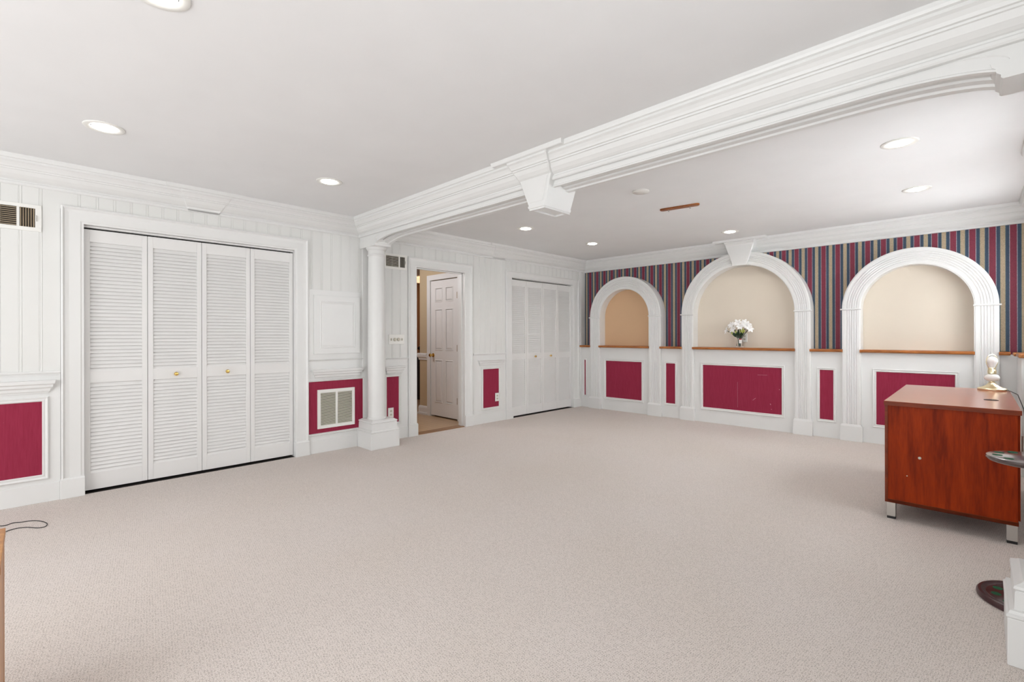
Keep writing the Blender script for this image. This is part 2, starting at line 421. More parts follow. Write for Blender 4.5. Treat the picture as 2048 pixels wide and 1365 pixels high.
# ------------------------------------------------------------------ keystones
def crown_out(z):
    for (o1, z1), (o2, z2) in zip(CROWN[:-1], CROWN[1:]):
        if z1 <= z <= z2: return o1 + (o2 - o1) * ((z - z1) / (z2 - z1) if z2 > z1 else 0)
    return CROWN[0][0] if z < CROWN[0][1] else CROWN[-1][0]
def keystone(name, label, to_world, zb, hb, ht, extra_b, extra_t, depth_back, cap_half, under=False):
    """to_world(s, out, z): s along the wall, out from it."""
    root = empty(name, to_world(0, 0, zb))
    def face_out(z):
        k = extra_b + (max(extra_b, 0.030 + extra_t) - extra_b) * min(1.0, (z - zb) / (2.345 - zb))
        return max(k, crown_out(z) + extra_t if z > 2.343 else 0)
    zs = [zb, zb + 0.018, zb + 0.019, 2.31] + [z for o, z in CROWN if 2.315 < z < 2.465] + [2.466]
    rings = []
    for z in zs:
        f = (z - zb) / (2.466 - zb); h = hb + (ht - hb) * f
        o = face_out(z) + (0.006 if z <= zb + 0.018 and zb < 2.2 else 0.0)
        hh = h + (0.006 if z <= zb + 0.018 and zb < 2.2 else 0)
        rings.append([to_world(-hh, depth_back, z), to_world(-hh, o - 0.006, z), to_world(-hh + 0.006, o, z), to_world(hh - 0.006, o, z), to_world(hh, o - 0.006, z), to_world(hh, depth_back, z)])
    MB().loft(rings).build('body', M_WHITE, root)
    # raised face panel set in from the sides
    rings = []
    for z in [zb + 0.04, 2.335]:
        f = (z - zb) / (2.466 - zb); h = hb + (ht - hb) * f - 0.02; o = face_out(z)
        rings.append([to_world(-h, o - 0.004, z), to_world(-h + 0.003, o + 0.003, z), to_world(h - 0.003, o + 0.003, z), to_world(h, o - 0.004, z)])
    if 2.31 - zb > 0.05: MB().loft(rings).build('face_panel', M_WHITE, root)
    rings = []
    for z, oo in ((2.466, 0.137), (2.470, 0.141), (2.478, 0.144), (ZC, 0.147)):
        o = oo + extra_t; ch = cap_half + (oo - 0.137)
        rings.append([to_world(-ch, 0.10, z), to_world(-ch, o, z), to_world(ch, o, z), to_world(ch, 0.10, z)])
    MB().loft(rings).build('cap', M_WHITE, root)
    if under:   # recessed soffit with a border
        mb = MB()
        y0, y1 = to_world(0, extra_b, 0)[1], to_world(0, depth_back, 0)[1]; cx = to_world(0, 0, 0)[0]
        yf, yk = y0 + 0.002, y1; bd = 0.024
        mb.box(cx - hb, cx - hb + bd, min(yf, yk), max(yf, yk), zb - 0.013, zb + 0.001)
        mb.box(cx + hb - bd, cx + hb, min(yf, yk), max(yf, yk), zb - 0.013, zb + 0.001)
        mb.box(cx - hb + bd, cx + hb - bd, min(yf, yk), min(yf, yk) + bd, zb - 0.013, zb + 0.001)
        mb.box(cx - hb + bd, cx + hb - bd, max(yf, yk) - bd, max(yf, yk), zb - 0.013, zb + 0.001)
        mb.build('soffit_border', M_WHITE, root)
    tag(root, label, 'keystone')
    return root
keystone('keystone', 'large white keystone hanging from the middle of the ceiling beam', lambda s, o, z: (2.665 + s, 2.575 - o, z), 2.135, 0.072, 0.190, 0.036, 0.028, -0.255, 0.325, under=True)
keystone('keystone', 'white keystone over the middle arch of the striped wall', lambda s, o, z: (2.645 + s, YB - o, z), 2.145, 0.085, 0.195, 0.195, 0.095, 0.0, 0.325)
keystone('keystone', 'shallow white keystone in the crown moulding above the near louvred closet', lambda s, o, z: (o, 1.08 + s, z), 2.306, 0.115, 0.20, 0.030, 0.009, 0.0, 0.285)
keystone('keystone', 'shallow white keystone in the crown moulding right of the open doorway', lambda s, o, z: (o, 4.70 + s, z), 2.306, 0.115, 0.17, 0.030, 0.009, 0.0, 0.25)
keystone('keystone', 'white keystone in the crown moulding at the right edge of the picture', lambda s, o, z: (XR - o, 4.55 + s, z), 2.145, 0.085, 0.195, 0.05, 0.06, 0.0, 0.325)

# ------------------------------------------------------------------ arches on the striped wall
def flute_profile(w):
    """(across 0..w, height of relief) for a fluted board."""
    p = [(0.0, 0.0), (0.004, 0.0), (0.012, 0.004), (0.024, 0.004)]
    a, b = 0.034, w - 0.034; n = 5; st = (b - a) / n
    for i in range(n):
        c = a + st * (i + 0.5); h = st * 0.30
        p += [(c - h - 0.001, 0.004), (c - h * 0.5, -0.003), (c + h * 0.5, -0.003), (c + h + 0.001, 0.004)]
    p += [(w - 0.024, 0.004), (w - 0.012, 0.004), (w - 0.004, 0.0), (w, 0.0)]
    return p
YP = 6.630
def arch_surround(cx, ri, ro, label):
    root = empty('arch_surround', (cx, YP, 0))
    wd = ro - ri; prof = flute_profile(wd)
    rings = []
    for i in range(49):
        a = PI * i / 48; ca, sa = math.cos(a), math.sin(a)
        ring = [(cx + (ri + u) * ca, YP - h, SPRING + (ri + u) * sa) for u, h in prof]
        ring += [(cx + ro * ca, YB - 0.0005, SPRING + ro * sa), (cx + ri * ca, YB - 0.0005, SPRING + ri * sa)]
        rings.append(ring)
    MB().loft(rings).build('arch_moulding', M_WHITE, root)
    for sgn in (-1, 1):
        pm = MB()
        for za, zb_, yb_ in ((0.178, 1.024, 6.6598), (1.024, SPRING, YB - 0.0005)):
            r0 = []
            for z in (za, zb_):
                r0.append([(cx + sgn * (ri + u), YP - h, z) for u, h in prof] + [(cx + sgn * ro, yb_, z), (cx + sgn * ri, yb_, z)])
            pm.loft(r0)
        pil = pm.build('pilaster', M_WHITE, root)
        a, b = sorted((cx + sgn * (ri - 0.016), cx + sgn * (ro + 0.018)))
        pl = MB().box(a, b, 6.612, 6.6598, 0.0, 0.172, 0.002)
        c, d = sorted((cx + sgn * (ri - 0.002), cx + sgn * (ro + 0.004)))
        pl.loft([[(a + .004, 6.614, .172), (b - .004, 6.614, .172), (b - .004, 6.66, .172), (a + .004, 6.66, .172)], [(c, 6.622, .192), (d, 6.622, .192), (d, 6.66, .192), (c, 6.66, .192)]])
        pl.build('plinth', M_WHITE, root)
        e, f = sorted((cx + sgn * (ri - 0.006), cx + sgn * (ro + 0.016)))
        MB().tube([(e, YP - 0.006, SPRING), (f, YP - 0.006, SPRING)], 0.0085, 10).build('astragal', M_WHITE, root, smooth=True)
    tag(root, label, 'arch', 'fluted arch surrounds on the striped wall')
arch_surround(*ARCHES[0], 'white fluted arch surround at the left end of the striped wall, smallest in view')
arch_surround(*ARCHES[1], 'white fluted arch surround framing the niche with the flower vase')
arch_surround(*ARCHES[2], 'white fluted arch surround behind the cherry desk')

def ledge(x0, x1, label, over0=0.014, over1=0.014):
    mb = MB().box(x0, x1, 6.6250, YB - 0.004, 1.024, 1.052, 0.002)
    pts = [(6.6255, 1.020), (6.606, 1.020), (6.599, 1.026), (6.597, 1.036), (6.599, 1.046), (6.606, 1.052), (6.6255, 1.052)]
    xa, xb = x0 - over0, x1 + over1
    mb.loft([[(xa + .004, y, z) for y, z in pts], [(xb - .004, y, z) for y, z in pts]])
    o = mb.build('wooden_ledge', M_LEDGE)
    return tag(o, label, 'ledge', 'orange oak ledges on the striped wall')
ledge(0.03, 0.228, 'short orange oak ledge in the corner beside the far closet', 0.0, 0.012)
ledge(0.428, 1.308, 'orange oak ledge under the leftmost tan niche')
ledge(1.512, 1.831, 'short orange oak ledge between the left and middle arches')
ledge(2.010, 3.281, 'long orange oak ledge carrying the flower vase')
ledge(3.460, 3.770, 'short orange oak ledge between the middle and right arches')
ledge(3.954, 4.870, 'orange oak ledge under the niche behind the desk')
ledge(5.056, 5.128, 'short orange oak ledge right of the lamp, end of the striped wall', 0.012, 0.0)
for x0, a, b, lab in ((5.136, 6.36, 6.59, 'orange oak ledge end in the right corner, tucked behind the nearer one'), (5.149, 5.92, 6.35, 'pale orange oak ledge at the right edge of the picture, nearest the lamp')):
    mb = MB()
    pr_ = [(0.008, 1.020), (0.002, 1.026), (0.0, 1.036), (0.002, 1.046), (0.008, 1.052)]
    mb.loft([[(x0 + i_, a + i_, z), (XR - 0.001, a + i_, z), (XR - 0.001, b, z), (x0 + i_, b, z)] for i_, z in pr_])
    tag(mb.build('wooden_ledge', M_LEDGER), lab, 'ledge', 'orange oak ledges on the right wall')

# ------------------------------------------------------------------ burgundy panels
def panel_frame(mb, tw, a0, a1, z0, z1, fw, sides='LRTB', ends=None):
    """Bevelled picture-frame moulding. tw(s, out, z)."""
    prof = [(0.0, 0.0), (0.0, 0.012), (0.006, 0.016), (0.012, 0.012), (fw * 0.55, 0.010), (fw * 0.8, 0.013), (fw, 0.005), (fw, 0.0)]
    def rect(u): return [(a0 + u, z0 + u), (a1 - u, z0 + u), (a1 - u, z1 - u), (a0 + u, z1 - u)]
    segs = {'B': (0, 1), 'R': (1, 2), 'T': (2, 3), 'L': (3, 0)}
    for k in sides:
        i, j = segs[k]
        mb.loft([[tw(rect(u)[i][0], o, rect(u)[i][1]) for u, o in prof], [tw(rect(u)[j][0], o, rect(u)[j][1]) for u, o in prof]])
SCUFFS = [(2.600, 0.59, 2.601, 0.252, .0009), (2.850, 0.700, 2.965, 0.703, .0012), (3.105, 0.529, 3.109, 0.527, .005), (2.790, 0.364, 2.826, 0.395, .0016), (3.000, 0.338, 3.006, 0.326, .003), (3.012, 0.270, 3.018, 0.268, .003)]
def wainscot_panel(tw, a0, a1, z0, z1, label, fw=0.034, sides='LRTB', cornice=None, clip=None):
    root = empty('wainscot_panel', tw((a0 + a1) / 2, 0, z0 - fw))
    mb = MB(); pts = [tw(a0 - 0.002, 0, z0 - .002), tw(a1 + .002, 0, z0 - .002), tw(a1 + .002, 0, z1 + .002), tw(a0 - .002, 0, z1 + .002)]
    pts2 = [tw(a0 - 0.002, .003, z0 - .002), tw(a1 + .002, .003, z0 - .002), tw(a1 + .002, .003, z1 + .002), tw(a0 - .002, .003, z1 + .002)]
    mb.loft([pts, pts2]).build('fabric_panel', M_FABRIC, root)
    for part in ([sides] if sides == 'LRTB' else list(sides)):
        fr = MB(); panel_frame(fr, tw, a0 - fw, a1 + fw, z0 - fw, z1 + fw, fw, part); fr.build('frame', M_WHITE, root)
    if cornice:
        c0, c1, zb, zt = cornice
        prof = [(0.0, 0.0), (0.010, 0.0), (0.012, 0.008), (0.020, 0.016), (0.022, 0.034), (0.034, 0.044), (0.036, 0.062), (0.046, 0.070), (0.048, 1.0)]
        rings = []
        for o, dz in prof:
            z = zb + dz if dz < 1 else zt
            k = 0.048 - o
            rings.append([tw(c0 + k, 0, z), tw(c0 + k, o, z), tw(c1 - k, o, z), tw(c1 - k, 0, z)])
        MB().loft(rings).build('cornice', M_WHITE, root)
    tag(root, label, 'wall panel', 'burgundy fabric wall panels')
    return root
twL = lambda s, o, z: (0.014 + o, s, z)
twB = lambda s, o, z: (s, 6.66 - o, z)
wainscot_panel(twL, -0.62, 0.059, 0.205, 0.741, 'burgundy panel on the left wall cut by the left edge of the picture', 0.035, cornice=(-0.70, 0.130, 0.803, 0.897))
wainscot_panel(twL, 2.001, 2.60, 0.206, 0.743, 'burgundy panel holding the square return air grille', 0.022, sides='TB', cornice=(2.03, 2.59, 0.775, 0.868))
wainscot_panel(twL, 2.90, 3.060, 0.205, 0.739, 'narrow burgundy panel right of the round column', 0.030, cornice=(2.865, 3.135, 0.775, 0.862))
wainscot_panel(twL, 4.400, 4.700, 0.213, 0.750, 'narrow burgundy panel between the open doorway and the far closet', 0.030, cornice=(4.300, 4.812, 0.800, 0.877))
wainscot_panel(twB, 0.098, 0.122, 0.205, 0.803, 'very thin dark burgundy panel in the far corner', 0.022)
wainscot_panel(twB, 0.529, 1.176, 0.208, 0.802, 'burgundy panel under the leftmost tan niche')
wainscot_panel(twB, 1.581, 1.722, 0.211, 0.802, 'tall thin burgundy panel between the left and middle arches', 0.028)
wide_panel = wainscot_panel(twB, 2.135, 3.133, 0.211, 0.802, 'widest burgundy panel with scuff marks, under the flower vase')
wainscot_panel(twB, 3.545, 3.682, 0.213, 0.802, 'tall thin burgundy panel between the middle and right arches', 0.028)
wainscot_panel(twB, 4.088, 4.733, 0.216, 0.806, 'burgundy panel partly hidden behind the cherry desk')

M_SCUFF = plain('pale_scuff', (206, 150, 160), 0.8)
for (xa, za, xb, zb_, wd_) in SCUFFS:
    sm = MB(); sm.tube([(xa, 6.6565, za), ((xa + xb) / 2, 6.6562, (za + zb_) / 2), (xb, 6.6565, zb_)], wd_, 6)
    so = sm.build('scuff_mark', M_SCUFF, wide_panel)

# chair rails on the left wall
def rail(y0, y1, z0, z1, x0=0.010):
    h = z1 - z0
    pts = [(0, z0), (x0 + 0.010, z0), (x0 + 0.012, z0 + h * .35), (x0 + .018, z0 + h * .45), (x0 + .022, z0 + h * .75), (x0 + .018, z1), (0, z1)]
    return MB().loft([[(x, y0, z) for x, z in pts], [(x, y1, z) for x, z in pts]])
n = 4
for y0, y1, z0, z1 in ((YR, 0.158, 0.932, 0.962), (2.0, 2.60, 0.955, 0.973), (2.86, 3.19, 0.938, 0.961), (4.22, 4.84, 0.944, 0.976)):
    struct(rail(y0, y1, z0, z1).build('trim_%d' % n, M_WHITE)); n += 1

# baseboards
bbm = MB()
for a, b in ((YR, 0.154), (2.0, 2.53), (2.88, 3.19), (4.22, 4.84)): bbm.box(0, 0.022, a, b, 0, 0.135, 0.002)
struct(bbm.build('baseboard_left', M_WHITE))
struct(MB().box(XR - 0.02, XR, YR, 2.5, 0, 0.135, 0.002).build('baseboard_right', M_WHITE))

# ------------------------------------------------------------------ casings
def casing(y0, y1, ztop, wd, zopen, inner, plinth=True):
    """inner: (opening y0, y1); board with an outer raised back band."""
    a, b = inner; mb = MB()
    for (o, i) in ((y0, a), (y1, b)):
        s = 1 if i > o else -1
        prof = [(o, 0), (o, 0.030), (o + s * 0.010, 0.034), (o + s * 0.016, 0.028), (o + s * 0.022, 0.022), (o + s * 0.045, 0.018), (i - s * 0.020, 0.018), (i - s * 0.012, 0.014), (i, 0.014), (i, 0)]
        zt_o = ztop
        top = []
        for y, x in prof:
            f = (y - o) / (i - o); top.append((x, y, ztop - f * (ztop - zopen)))
        mb.loft([[(x, y, 0) for y, x in prof], top])
    # head
    prof = [(0, 0), (0, 0.030), (0.010, 0.034), (0.016, 0.028), (0.022, 0.022), (0.045, 0.018), (1 - .020, 0.018), (1 - .012, 0.014), (1, 0.014), (1, 0)]
    hw = ztop - zopen
    def P(u, x, side):
        uu = u if u < 0.5 else hw - (1 - u)
        f = uu / hw
        return (x, y0 + f * (a - y0) if side == 0 else y1 + f * (b - y1), ztop - uu)
    mb.loft([[P(u, x, 0) for u, x in prof], [P(u, x, 1) for u, x in prof]])
    # jamb lining
    mb.box(-0.12, 0.010, a - 0.0155, a - 0.0005, 0, zopen + 0.0).box(-0.12, 0.010, b + 0.0005, b + 0.0155, 0, zopen).box(-0.12, 0.010, a - 0.0155, b + 0.0155, zopen + 0.0005, zopen + 0.0165)
    if plinth:
        for (o, i) in ((y0, a), (y1, b)):
            s = 1 if i > o else -1
            p, q = sorted((o - s * 0.006, i + s * 0.004))
            mb.box(0, 0.038, p, q, 0, 0.142, 0.003)
            mb.loft([[(0, p + .002, .142), (.036, p + .002, .142), (.036, q - .002, .142), (0, q - .002, .142)], [(0, p + .008, .153), (.030, p + .008, .153), (.030, q - .006, .153), (0, q - .006, .153)]])
    return mb
struct(casing(0.160, 1.998, 2.205, 0.13, 2.083, (0.289, 1.870)).build('trim_8', M_WHITE))
struct(casing(3.192, 4.205, 2.175, 0.13, 2.058, (3.318, 4.075)).build('trim_9', M_WHITE))
struct(casing(4.842, 6.598, 2.175, 0.13, 2.073, (4.975, 6.452)).build('trim_10', M_WHITE))

# ------------------------------------------------------------------ bifold louvre doors
def louvre_leaf(parent, y0, y1, zt, knob_y=None):
    x0, x1 = -0.062, -0.034
    st = 0.036
    fr = MB().box(x0, x1, y0, y0 + st, 0.018, zt, 0.0015).box(x0, x1, y1 - st, y1, 0.018, zt, 0.0015)
    for a, b in ((0.018, 0.148), (0.855, 0.945), (zt - 0.095, zt)): fr.box(x0, x1, y0 + st, y1 - st, a, b)
    leaf = fr.build('door_leaf', M_DOORW, parent)
    sl = MB()
    for a, b in ((0.148, 0.855), (0.945, zt - 0.095)):
        nn = round((b - a) / 0.0293); p = (b - a) / nn
        for i in range(nn):
            z = a + p * (i + 0.5)
            dx, dz = 0.0065, 0.0175
            sl.loft([[(x1 - 0.004 - 2 * dx, y, z + dz), (x1 - 0.004, y, z - dz + .004), (x1 - 0.002, y, z - dz), (x1 - .006, y, z - dz - .001), (x1 - 0.008 - 2 * dx, y, z + dz - .004)] for y in (y0 + st, y1 - st)])
    o = sl.build('louvres', M_DOORW, parent)
    o.parent = leaf; o.matrix_parent_inverse = Matrix.Identity(4)
    leaf.matrix_parent_inverse = parent.matrix_basis.inverted()
    if knob_y:
        prof = [(0.007, x1 - .002), (0.007, x1 + 0.012), (0.012, x1 + 0.016), (0.0165, x1 + 0.022), (0.0165, x1 + 0.028), (0.012, x1 + 0.034), (0.003, x1 + 0.036)]
        k = MB().lathe(prof, knob_y, 0.895, axis='X', seg=20).build('knob', M_BRASS, None, smooth=True)
        k.parent = leaf
        k['label'] = 'round brass knob'
def bifold(name, ys, zt, label):
    root = empty(name, (0, (ys[0] + ys[-1]) / 2, 0)); struct(root); root['label'] = label
    for i in range(4):
        a, b = ys[i] + 0.0015, ys[i + 1] - 0.0015
        louvre_leaf(root, a, b, zt, (a + b) / 2 if i in (1, 2) else None)
    MB().box(-0.075, -0.024, ys[0], ys[-1], zt + 0.013, zt + (0.0265 if ys[0] < 2 else 0.0165)).build('track', M_DOORW, root)
bifold('door_1', [0.2895, 0.688, 1.076, 1.472, 1.868], 2.055, 'large white louvred bifold closet doors left of the column')
bifold('door_2', [4.9755, 5.34, 5.71, 6.08, 6.450], 2.055, 'smaller white louvred bifold closet doors near the far corner')

# ------------------------------------------------------------------ columns under the beam
def column(cx, label, sx):
    root = empty('column', (cx, 2.69, 0))
    bx0, bx1, by0, by1 = (cx - 0.163, cx + 0.163, 2.532, 2.878)
    bm_ = MB().box(bx0, bx1, by0, by1, 0, 0.176, 0.003)
    def sq(i, z): return [(bx0 + i, by0 + i, z), (bx1 - i, by0 + i, z), (bx1 - i, by1 - i, z), (bx0 + i, by1 - i, z)]
    bm_.loft([sq(.001, .176), sq(-.003, .181), sq(-.003, .188), sq(.003, .193), sq(.006, .203), sq(.018, .206), sq(.020, .270), sq(.024, .274), sq(.016, .282), sq(.018, .292), sq(.034, .300), sq(.042, .306)])
    bm_.build('pedestal', M_WHITE, root)
    sh = MB().lathe([(0.098, 0.304), (0.100, 0.308), (0.100, 0.322), (0.096, 0.326), (0.095, 0.34), (0.095, 1.2), (0.090, 1.9), (0.088, 2.10)], cx, 2.69, 0, 48)
    sh.build('shaft', M_WHITE, root, smooth=True)
    MB().lathe([(0.088, 2.09), (0.096, 2.096), (0.098, 2.104), (0.093, 2.112), (0.090, 2.116), (0.090, 2.155), (0.100, 2.160), (0.103, 2.166), (0.112, 2.176), (0.114, 2.19)], cx, 2.69, 0, 48).build('capital', M_WHITE, root, smooth=True)
    im = MB(); rr = []
    for i, z in ((.034, 2.186), (.028, 2.192), (.028, 2.202), (.016, 2.212), (.014, 2.228), (.004, 2.236), (0, 2.252)):
        p0, p1 = (cx - 0.160, cx + 0.204 - i) if sx > 0 else (cx - 0.204 + i, cx + 0.160)
        rr.append([(p0, 2.573, z), (p1, 2.573, z), (p1, 2.764, z), (p0, 2.764, z)])
    im.loft(rr)
    im.build('impost', M_WHITE, root)
    return tag(root, label, 'column')
column(0.163, 'round white column standing against the left wall beside the open doorway', 1)
column(5.152, 'white column with stepped pedestal at the bottom right corner of the picture', -1)

# ------------------------------------------------------------------ vents, grille, panel, switches
def louvre_strip(mb, y0, y1, z0, z1, pitch, x=0.016, vertical=False):
    if vertical:
        n_ = int((y1 - y0) / pitch)
        for i in range(n_):
            y = y0 + (i + .5) * (y1 - y0) / n_
            mb.loft([[(x, y - .0035, z), (x, y - .002, z), (x - .010, y + .0035, z), (x - .010, y + .002, z)] for z in (z0, z1)])
    else:
        n_ = int(round((z1 - z0) / pitch))
        for i in range(n_):
            z = z0 + (i + .5) * (z1 - z0) / n_
            mb.loft([[(x, y, z - .0040), (x + .001, y, z - .0027), (x - .008, y, z + .0034), (x - .009, y, z + .0021)] for y in (y0, y1)])
def frame_box(mb, y0, y1, z0, z1, holes, x1):
    """plate with rectangular holes [(a,b,c,d)] sharing the same z range."""
    c, d = holes[0][2], holes[0][3]
    mb.box(0.010, x1, y0, y1, z0, c, 0.001).box(0.010, x1, y0, y1, d, z1, 0.001)
    ys_ = [y0] + [v for h in holes for v in h[:2]] + [y1]
    for i in range(0, len(ys_), 2): mb.box(0.010, x1, ys_[i], ys_[i + 1], c, d)
def register(y0, y1, z0, z1, hor, ver, label, m_h, m_v):
    root = empty('supply_vent', (0.01, (y0 + y1) / 2, z0))
    mb = MB(); allh = sorted(hor + ver); zi0, zi1 = z0 + 0.028, z1 - 0.026
    frame_box(mb, y0, y1, z0, z1, [(a, b, zi0, zi1) for a, b in allh], 0.019)
    mb.build('frame', M_PLATE, root)
    MB().box(0.0102, 0.0108, y0 + .004, y1 - .004, zi0, zi1).build('duct_opening', M_DARK, root)
    for i, (a, b) in enumerate(allh):
        l_ = MB()
        if (a, b) in hor: louvre_strip(l_, a, b, zi0, zi1, 0.0135, 0.0205)
        else: louvre_strip(l_, a, b, zi0, zi1, 0.0130, 0.0205, True)
        l_.build('louvres', m_h if (a, b) in hor else m_v, root)
    MB().box(0.019, 0.023, y1 - 0.028, y1 - 0.023, (z0 + z1) / 2 - .022, (z0 + z1) / 2 + .022).box(.019, .032, y1 - .027, y1 - .024, (z0 + z1) / 2 - .003, (z0 + z1) / 2 + .003).build('lever', M_STEEL, root)
    tag(root, label, 'vent', 'white air supply registers high on the left wall')
register(-0.46, 0.058, 1.985, 2.177, [(-0.30, -0.069)], [(-0.42, -0.315), (-0.054, 0.025)], 'white air register with tan slats at the upper left edge', M_TANSLAT, M_TANSLAT)
register(2.80, 3.176, 2.003, 2.182, [(2.893, 3.062)], [(2.83, 2.878), (3.080, 3.150)], 'white air register between the column top and the doorway', M_SLAT, M_SLAT)

root = empty('return_grille', (0.02, 2.295, 0.25))
g = MB()
gx0, gx1 = 0.017, 0.028
g.box(gx0, gx1, 2.090, 2.500, 0.250, 0.284, .001).box(gx0, gx1, 2.090, 2.500, 0.622, 0.657, .001)
for a, b in ((2.090, 2.122), (2.284, 2.306), (2.470, 2.500)): g.box(gx0, gx1, a, b, 0.284, 0.622)
g.build('frame', M_PLATE, root)
MB().box(0.0172, 0.0178, 2.10, 2.49, 0.28, 0.63).build('duct_opening', M_DARK, root)
for a, b in ((2.122, 2.284), (2.306, 2.470)):
    l_ = MB(); louvre_strip(l_, a, b, 0.284, 0.622, 0.0126, 0.0285); l_.build('louvres', M_SLAT, root)
tag(root, 'square white return air grille set in the burgundy panel', 'vent')

root = empty('access_panel', (0.02, 2.3, 0.97))
s_ = MB().box(0.0005, 0.018, 2.0, 2.602, 0.973, 1.700, 0.002)
s_.build('surround', M_WHITE, root)
d_ = MB().box(0.018, 0.038, 2.052, 2.560, 1.031, 1.644, 0.003)
prof = [(0.060, 0.0), (0.064, 0.004), (0.070, 0.004), (0.076, 0.0012), (0.084, 0.004), (0.092, 0.0055)]
rs = []
for i, h in prof:
    rs.append([(0.038 + h, 2.052 + i, 1.031 + i), (0.038 + h, 2.560 - i, 1.031 + i), (0.038 + h, 2.560 - i, 1.644 - i), (0.038 + h, 2.052 + i, 1.644 - i)])
d_.loft(rs)
d_.build('door', M_WHITE, root)
tag(root, 'square white cabinet door on the wall above the return grille', 'cabinet')

def wall_plate(name, tw, a0, a1, z0, z1, label, cat):
    root = empty(name, tw((a0 + a1) / 2, 0, z0)); rings = []
    for i, o in ((0, 0), (0, .004), (.004, .007)):
        rings.append([tw(a0 + i, o, z0 + i), tw(a1 - i, o, z0 + i), tw(a1 - i, o, z1 - i), tw(a0 + i, o, z1 - i)])
    MB().loft(rings).build('plate', M_PLATE, root)
    return tag(root, label, cat)
twW = lambda s, o, z: (0.012 + o, s, z)
r_ = wall_plate('dimmer_switch', twW, 2.928, 3.136, 1.118, 1.234, 'wide white switch plate with two dimmer knobs beside the doorway', 'switch')
for y in (3.008, 3.056):
    MB().lathe([(0.020, 0.018), (0.019, 0.034), (0.016, 0.037), (0.002, 0.038)], y, 1.176, axis='X', seg=24).build('knob', M_KNOBW, r_, smooth=True)
for y in (2.960, 3.104):
    MB().box(0.018, 0.030, y - .004, y + .004, 1.166, 1.186, .001).box(.0185, .0205, y - .007, y + .007, 1.160, 1.192).build('toggle', M_KNOBW, r_)
def outlet(tw, a, z0, label):
    r = wall_plate('wall_outlet', tw, a - 0.036, a + 0.036, z0, z0 + 0.116, label, 'outlet')
    for dz in (0.036, 0.078):
        mb = MB()
        c = [tw(a + 0.0155 * math.cos(2 * PI * k / 16), 0.0066, z0 + dz + 0.014 * math.sin(2 * PI * k / 16)) for k in range(16)]
        d = [tw(a + 0.0155 * math.cos(2 * PI * k / 16), 0.0085, z0 + dz + 0.014 * math.sin(2 * PI * k / 16)) for k in range(16)]
        mb.loft([c, d]); mb.build('receptacle', M_KNOBW, r)
        sl = MB()
        for ds in (-0.006, 0.006):
            p = [tw(a + ds - .0012, 0.0084, z0 + dz - .002), tw(a + ds + .0012, .0084, z0 + dz - .002), tw(a + ds + .0012, .0084, z0 + dz + .006), tw(a + ds - .0012, .0084, z0 + dz + .006)]
            q = [tw(a + ds - .0012, 0.009, z0 + dz - .002), tw(a + ds + .0012, .009, z0 + dz - .002), tw(a + ds + .0012, .009, z0 + dz + .006), tw(a + ds - .0012, .009, z0 + dz + .006)]
            sl.loft([p, q])
        sl.build('slots', M_BLACK, r)
twP = lambda s, o, z: (0.030 + o, s, z)
outlet(lambda s, o, z: (0.018 + o, s, z), 2.952, 0.262, 'white outlet plate half hidden behind the round column')
outlet(lambda s, o, z: (0.026 + o, s, z), 4.655, 0.288, 'white outlet plate overlapping the narrow panel right of the doorway')
outlet(lambda s, o, z: (s, YB - 0.005 - o, z), 2.648, 1.128, 'white outlet plate on the tan niche behind the flower vase')

# ------------------------------------------------------------------ hallway beyond the doorway
struct(MB().box(-4.4, -0.105, 2.2, 7.2, -0.05, -0.001).build('floor', M_LAMI))
MB().box(-0.115, 0.006, 3.318, 4.075, -0.002, 0.006, 0.002)
tag(MB().box(-0.115, 0.012, 3.320, 4.073, -0.002, 0.009, 0.003).build('threshold', M_THRESH), 'brown wooden threshold strip in the open doorway', 'threshold')
struct(MB().box(-4.4, -0.12, 2.2, 7.2, 2.44, 2.5).build('ceiling', M_CEIL))
YH = 4.285
wh = MB().box(-0.38, -0.12, YH, YH + 0.1, 0, 2.44).box(-1.335, -1.04, YH, YH + 0.1, 0, 2.44).box(-1.04, -0.38, YH, YH + 0.1, 2.055, 2.44)
wh.box(-1.335, -1.235, YH + 0.1, 7.2, 0, 2.44)
struct(wh.build('wall_hall', M_HALL))
struct(MB().box(-4.5, -4.4, 2.2, 7.2, 0, 2.44).box(-4.4, -0.12, 2.1, 2.2, 0, 2.44).box(-4.4, -0.12, 7.2, 7.3, 0, 2.44).build('wall_hall_far', M_HALLO))
# chair rail, baseboard, casing of the hall door
hp = [(0, 0.845), (0.012, 0.845), (0.016, 0.87), (0.03, 0.89), (0.034, 0.93), (0.026, 0.95), (0, 0.95)]
struct(MB().loft([[(-1.335 - o, YH - o, z) for o, z in hp], [(-1.12, YH - o, z) for o, z in hp]]).build('trim_11', M_WHITE))
bp = [(0, 0.0), (0.018, 0.0), (0.018, 0.10), (0.012, 0.125), (0, 0.135)]
struct(MB().loft([[(-1.335 - o, YH - o, z) for o, z in bp], [(-1.12, YH - o, z) for o, z in bp]]).box(-1.36, -1.12, YH - 0.03, YH, 0, 0.03).build('baseboard_hall', M_WHITE))
hc = MB()
for a, b in ((-1.118, -1.040), (-0.380, -0.302)): hc.box(a, b, YH - 0.020, YH - .0005, 0, 2.056)
hc.box(-1.118, -0.302, YH - 0.020, YH - .0005, 2.0565, 2.135)
hc.box(-1.046, -1.034, YH, YH + .1, 0, 2.055).box(-0.386, -0.374, YH, YH + .1, 0, 2.055)
struct(hc.build('trim_12', M_WHITE))
d3 = empty('door_3', (-0.384, YH + 0.01, 0)); struct(d3); d3['label'] = 'white six-panel door in the hallway seen through the doorway'
slab = MB().box(-1.030, -0.388, YH - 0.004, YH + 0.030, 0.020, 2.045, 0.002)
slab.build('slab', M_DOORW, d3)
